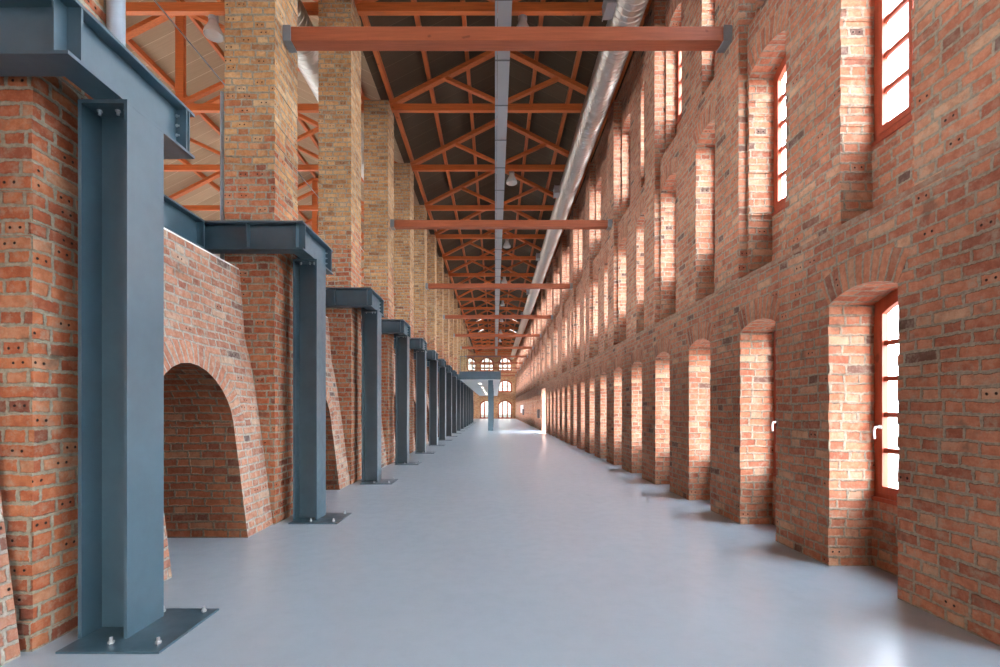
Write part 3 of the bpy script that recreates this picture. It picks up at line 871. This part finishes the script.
# ------------------------------------------------------------------ cable tray along the ridge
root = empty('cable_tray', (0.2, 0, 10.24))
tag(root, 'long grey cable tray hung along the middle of the hall under the trusses', 'cable tray')
b = MB(); y0, y1 = -1.0, 78.8
b.box(-.135, .165, y0, y1, 0, .012); b.box(-.135, -.123, y0, y1, .012, .11); b.box(.153, .165, y0, y1, .012, .11)
b.build('tray', M['galv'], root)
b = MB(); b.box(-.20, -.145, y0, y1, .0, .06); b.build('side_channel', M['seamdark'] if False else M['shoe'], root)
for n in range(0, 40):
    y = 6.6 + S / 2 * n
    if y > 60: break
    c = MB(); c.box(-.205, .17, y - .02, y + .02, -.012, -.001); c.build('coupler', M['seamdark'], root)
for i in range(2, 18, 1):
    r = MB(); y = YC(i) + .12
    r.cyl((-.14, y, .05), (-.14, y, .18), .006, 6); r.cyl((.16, y, .05), (.16, y, .18), .006, 6)
    r.build('hanger', M['galv'], root)

# ------------------------------------------------------------------ spiral ducts
def make_duct(x, z, R, y0, y1, fine_to, label, grilles, band0, bandn):
    root = empty('spiral_duct', (x, 0, z)); tag(root, label, 'duct', 'spiral ventilation ducts')
    prof = []; y = y0
    while y < fine_to:
        prof += [(y - y0, R), (y - y0 + .095, R), (y - y0 + .105, R + .012), (y - y0 + .125, R + .012), (y - y0 + .135, R)]; y += .15
    prof += [(y - y0, R), (y1 - y0, R)]
    b = MB(); b.lathe((0, y0, 0), (0, 1, 0), prof, 40, smooth=False); b.build('duct_tube', M['duct'], root)
    for n in range(bandn):
        yb = band0 + S * n
        c = MB(); c.lathe((0, yb - .05, 0), (0, 1, 0), [(0, R + .001), (0, R + .014), (.045, R + .014), (.045, R + .006), (.055, R + .006), (.055, R + .014), (.10, R + .014), (.10, R + .001)], 32)
        c.build('joint_band', M['duct'], root)
        h = MB(); h.cyl((-R * .7, yb, R * .72), (-R * .7, yb, 10.40 - z + .0), .008, 6) if 10.40 - z > R * .72 else None
        if h.f: h.build('hanger', M['galv'], root)
    for yg in grilles:
        g = MB(); g.box(-R - .17, -R + .05, yg - .22, yg + .22, -.14, .14); gr = g.build('outlet_box', M['galv'], root)
        f = MB()
        f.box(-R - .185, -R - .17, yg - .24, yg + .24, -.16, -.13); f.box(-R - .185, -R - .17, yg - .24, yg + .24, .13, .16)
        for k in range(5): f.box(-R - .182, -R - .172, yg - .22, yg + .22, -.11 + k * .05, -.09 + k * .05)
        f.build('grille', M['galv'], gr)
    return root
make_duct(2.80, 10.02, .335, 0.5, 78.8, 40, 'long silver spiral duct hung under the trusses beside the right wall', [10.0, 18.6, 26.6, 34.6, 42.6], 14.45, 18)
make_duct(-4.40, 10.0, .37, 6.0, 34, 16, 'silver spiral duct of the side hall, glimpsed between second and third piers', [], 10.9, 4)

# ------------------------------------------------------------------ pendant lamps
lamp0 = None
def make_lamp():
    root = empty('pendant_lamp', (0, 0, 0))
    b = MB(); b.lathe((0, 0, .34), (0, 0, 1), [(0, .0001), (0, .10), (.03, .105), (.16, .095), (.24, .085), (.27, .05), (.27, .0001)], 18); b.build('ballast_housing', M['galv'], root)
    s = MB(); s.lathe((0, 0, 0), (0, 0, 1), [(0, .200), (.035, .205), (.10, .190), (.18, .150), (.26, .110), (.34, .095), (.34, .085), (.26, .10), (.18, .138), (.10, .178), (.035, .192), (0, .200)], 24)
    s.build('glass_shade', M['lampglass'], root)
    k = MB(); k.cyl((0, 0, .60), (0, 0, .70), .008, 8); k.build('hook_rod', M['shoe'], root)
    return root
def place_lamp(x, y, label, group):
    global lamp0
    if lamp0 is None: lamp0 = o = make_lamp()
    else: o = copy_tree(lamp0)
    o.location = (x, y, 9.99)
    h = MB(); 
    tag(o, label, 'lamp', group)
for n in range(9):
    place_lamp(.62, YC(2 + 2 * n) + .12 + .12, '%s bell-shaped glass pendant lamp from the camera, right of the cable tray' % ORD[n], 'pendant lamps of the main hall')
place_lamp(-6.33, YC(2) + .24, 'bell-shaped glass pendant lamp in the side hall, left of the second pier', 'pendant lamps of the side hall')

# ------------------------------------------------------------------ mezzanine at the far end
MY0 = YC(9) - .62
root = empty('mezzanine', (0, MY0, FZ0))
tag(root, 'blue-grey steel mezzanine with white soffit crossing the far left of hall', 'mezzanine')
L = YEND - MY0 - .1
b = MB(); b.box(-2.56, .40, .2, L, .02, .50); b.build('deck', M['white'], root)
b = MB(); b.box(-2.57, .42, .06, .09, .0, .57); b.box(-2.57, .42, 0, .20, .0, .022); b.box(-2.57, .42, 0, .20, .548, .57); b.build('front_beam', M['steel'], root)
b = MB(); b.box(.40, .42, .2, L, .0, .57); b.build('edge_beam', M['steel'], root)
c0 = MB(); c0.box(-.185, .185, -.185, -.16, -FZ0, 0); c0.box(-.185, .185, .16, .185, -FZ0, 0); c0.box(-.012, .012, -.16, .16, -FZ0, 0); c0.box(-.14, -.10, -.16, .16, -FZ0, 0); c0.box(.10, .14, -.16, .16, -FZ0, 0)
cc = None
for n in range(4):
    if cc is None: cc = o = c0.build('column', M['steel'], root)
    else: o = cc.copy(); COL.objects.link(o)
    o.location = (-.33, 1.0 + 2 * S * n, 0)
for n in range(5):
    d = MB(); d.lathe((-1.25, 6.2 + 2 * S * n, -.012), (0, 0, 1), [(0, .0001), (0, .12), (.030, .12)], 16)
    d.build('downlight', M['downlight'], root)
# glass balustrade on the mezzanine edge
bal = empty('glass_balustrade', (0, MY0 + .12, FZ0 + .57))
tag(bal, 'clear glass balustrade with slim rail along the mezzanine front edge', 'railing')
for k, (x0, x1) in enumerate(((-2.50, -1.55), (-1.53, -.58), (-.56, .39))):
    g = MB(); g.box(x0, x1, -.006, .006, .06, 1.06); g.build('glass_panel', M['rail_glass'], bal)
for x in (-2.52, -1.54, -.57, .40):
    p = MB(); p.box(x - .02, x + .02, -.03, .03, 0, 1.08); p.build('post', M['steel'], bal)
p = MB(); p.box(-2.55, .43, -.025, .025, 1.08, 1.12); p.build('handrail', M['steel'], bal)

# ------------------------------------------------------------------ small things on the right wall beyond the door
def wall_box(y, z0, z1, w, label):
    root = empty('wall_box', (3.40, y, z0)); tag(root, label, 'box', 'dark boxes on the right wall')
    b = MB(); b.box(-.18, -.002, -w / 2, w / 2, 0, z1 - z0); b.build('body', M['dark'], root)
    d = MB(); d.box(-.195, -.182, -w / 2 + .03, w / 2 - .03, .03, z1 - z0 - .03); dd = d.build('door', M['dark'], root)
    h = MB(); h.box(-.215, -.196, w / 2 - .12, w / 2 - .08, .25, .33); h.build('handle', M['galv'], dd)
wall_box(36.5, .92, 1.58, .5, 'small dark wall box just beyond the bright side doorway on the right')
wall_box(56.2, .90, 1.60, .6, 'small dark wall box beside the white board at the far right')
b = MB(); b.box(3.37, 3.398, 57.5, 63.5, 1.1, 2.1)
tag(b.build('notice_board', M['white']), 'white board on the right wall near the far end', 'board')

# ------------------------------------------------------------------ world, camera
W = bpy.data.worlds.new('daylight'); SC.world = W; W.use_nodes = True
t = NT(W); bg = t.n['Background']
geo = t.n.new('ShaderNodeTexCoord')
z = t.sep(geo.outputs['Generated'])[2]
t.link(t.ramp(t.rng(z, -0.1, 1.0), [(0.0, (0.90, 0.95, 1.0)), (0.3, (0.84, 0.92, 1.0)), (1.0, (0.70, 0.84, 1.0))]), bg.inputs[0])
bg.inputs[1].default_value = 33.0

cam = bpy.data.cameras.new('camera'); co = bpy.data.objects.new('camera', cam); COL.objects.link(co)
co.location = (0, 0, EYE); co.rotation_euler = (math.pi / 2, 0, 0)
cam.sensor_width = 36; cam.sensor_fit = 'HORIZONTAL'; cam.lens = 480 * 36 / 1000
cam.shift_x = 0.005; cam.shift_y = 0.0755
cam.clip_start = .05; cam.clip_end = 400
SC.camera = co

SC.view_settings.view_transform = 'Standard'; SC.view_settings.look = 'None'
SC.view_settings.exposure = 0.34; SC.view_settings.gamma = 1.0; SC.view_settings.use_curve_mapping = False
SC.cycles.max_bounces = 12; SC.cycles.diffuse_bounces = 7; SC.cycles.transparent_max_bounces = 16
SC.cycles.use_denoising = True
SC.cycles.sample_clamp_indirect = 12.0
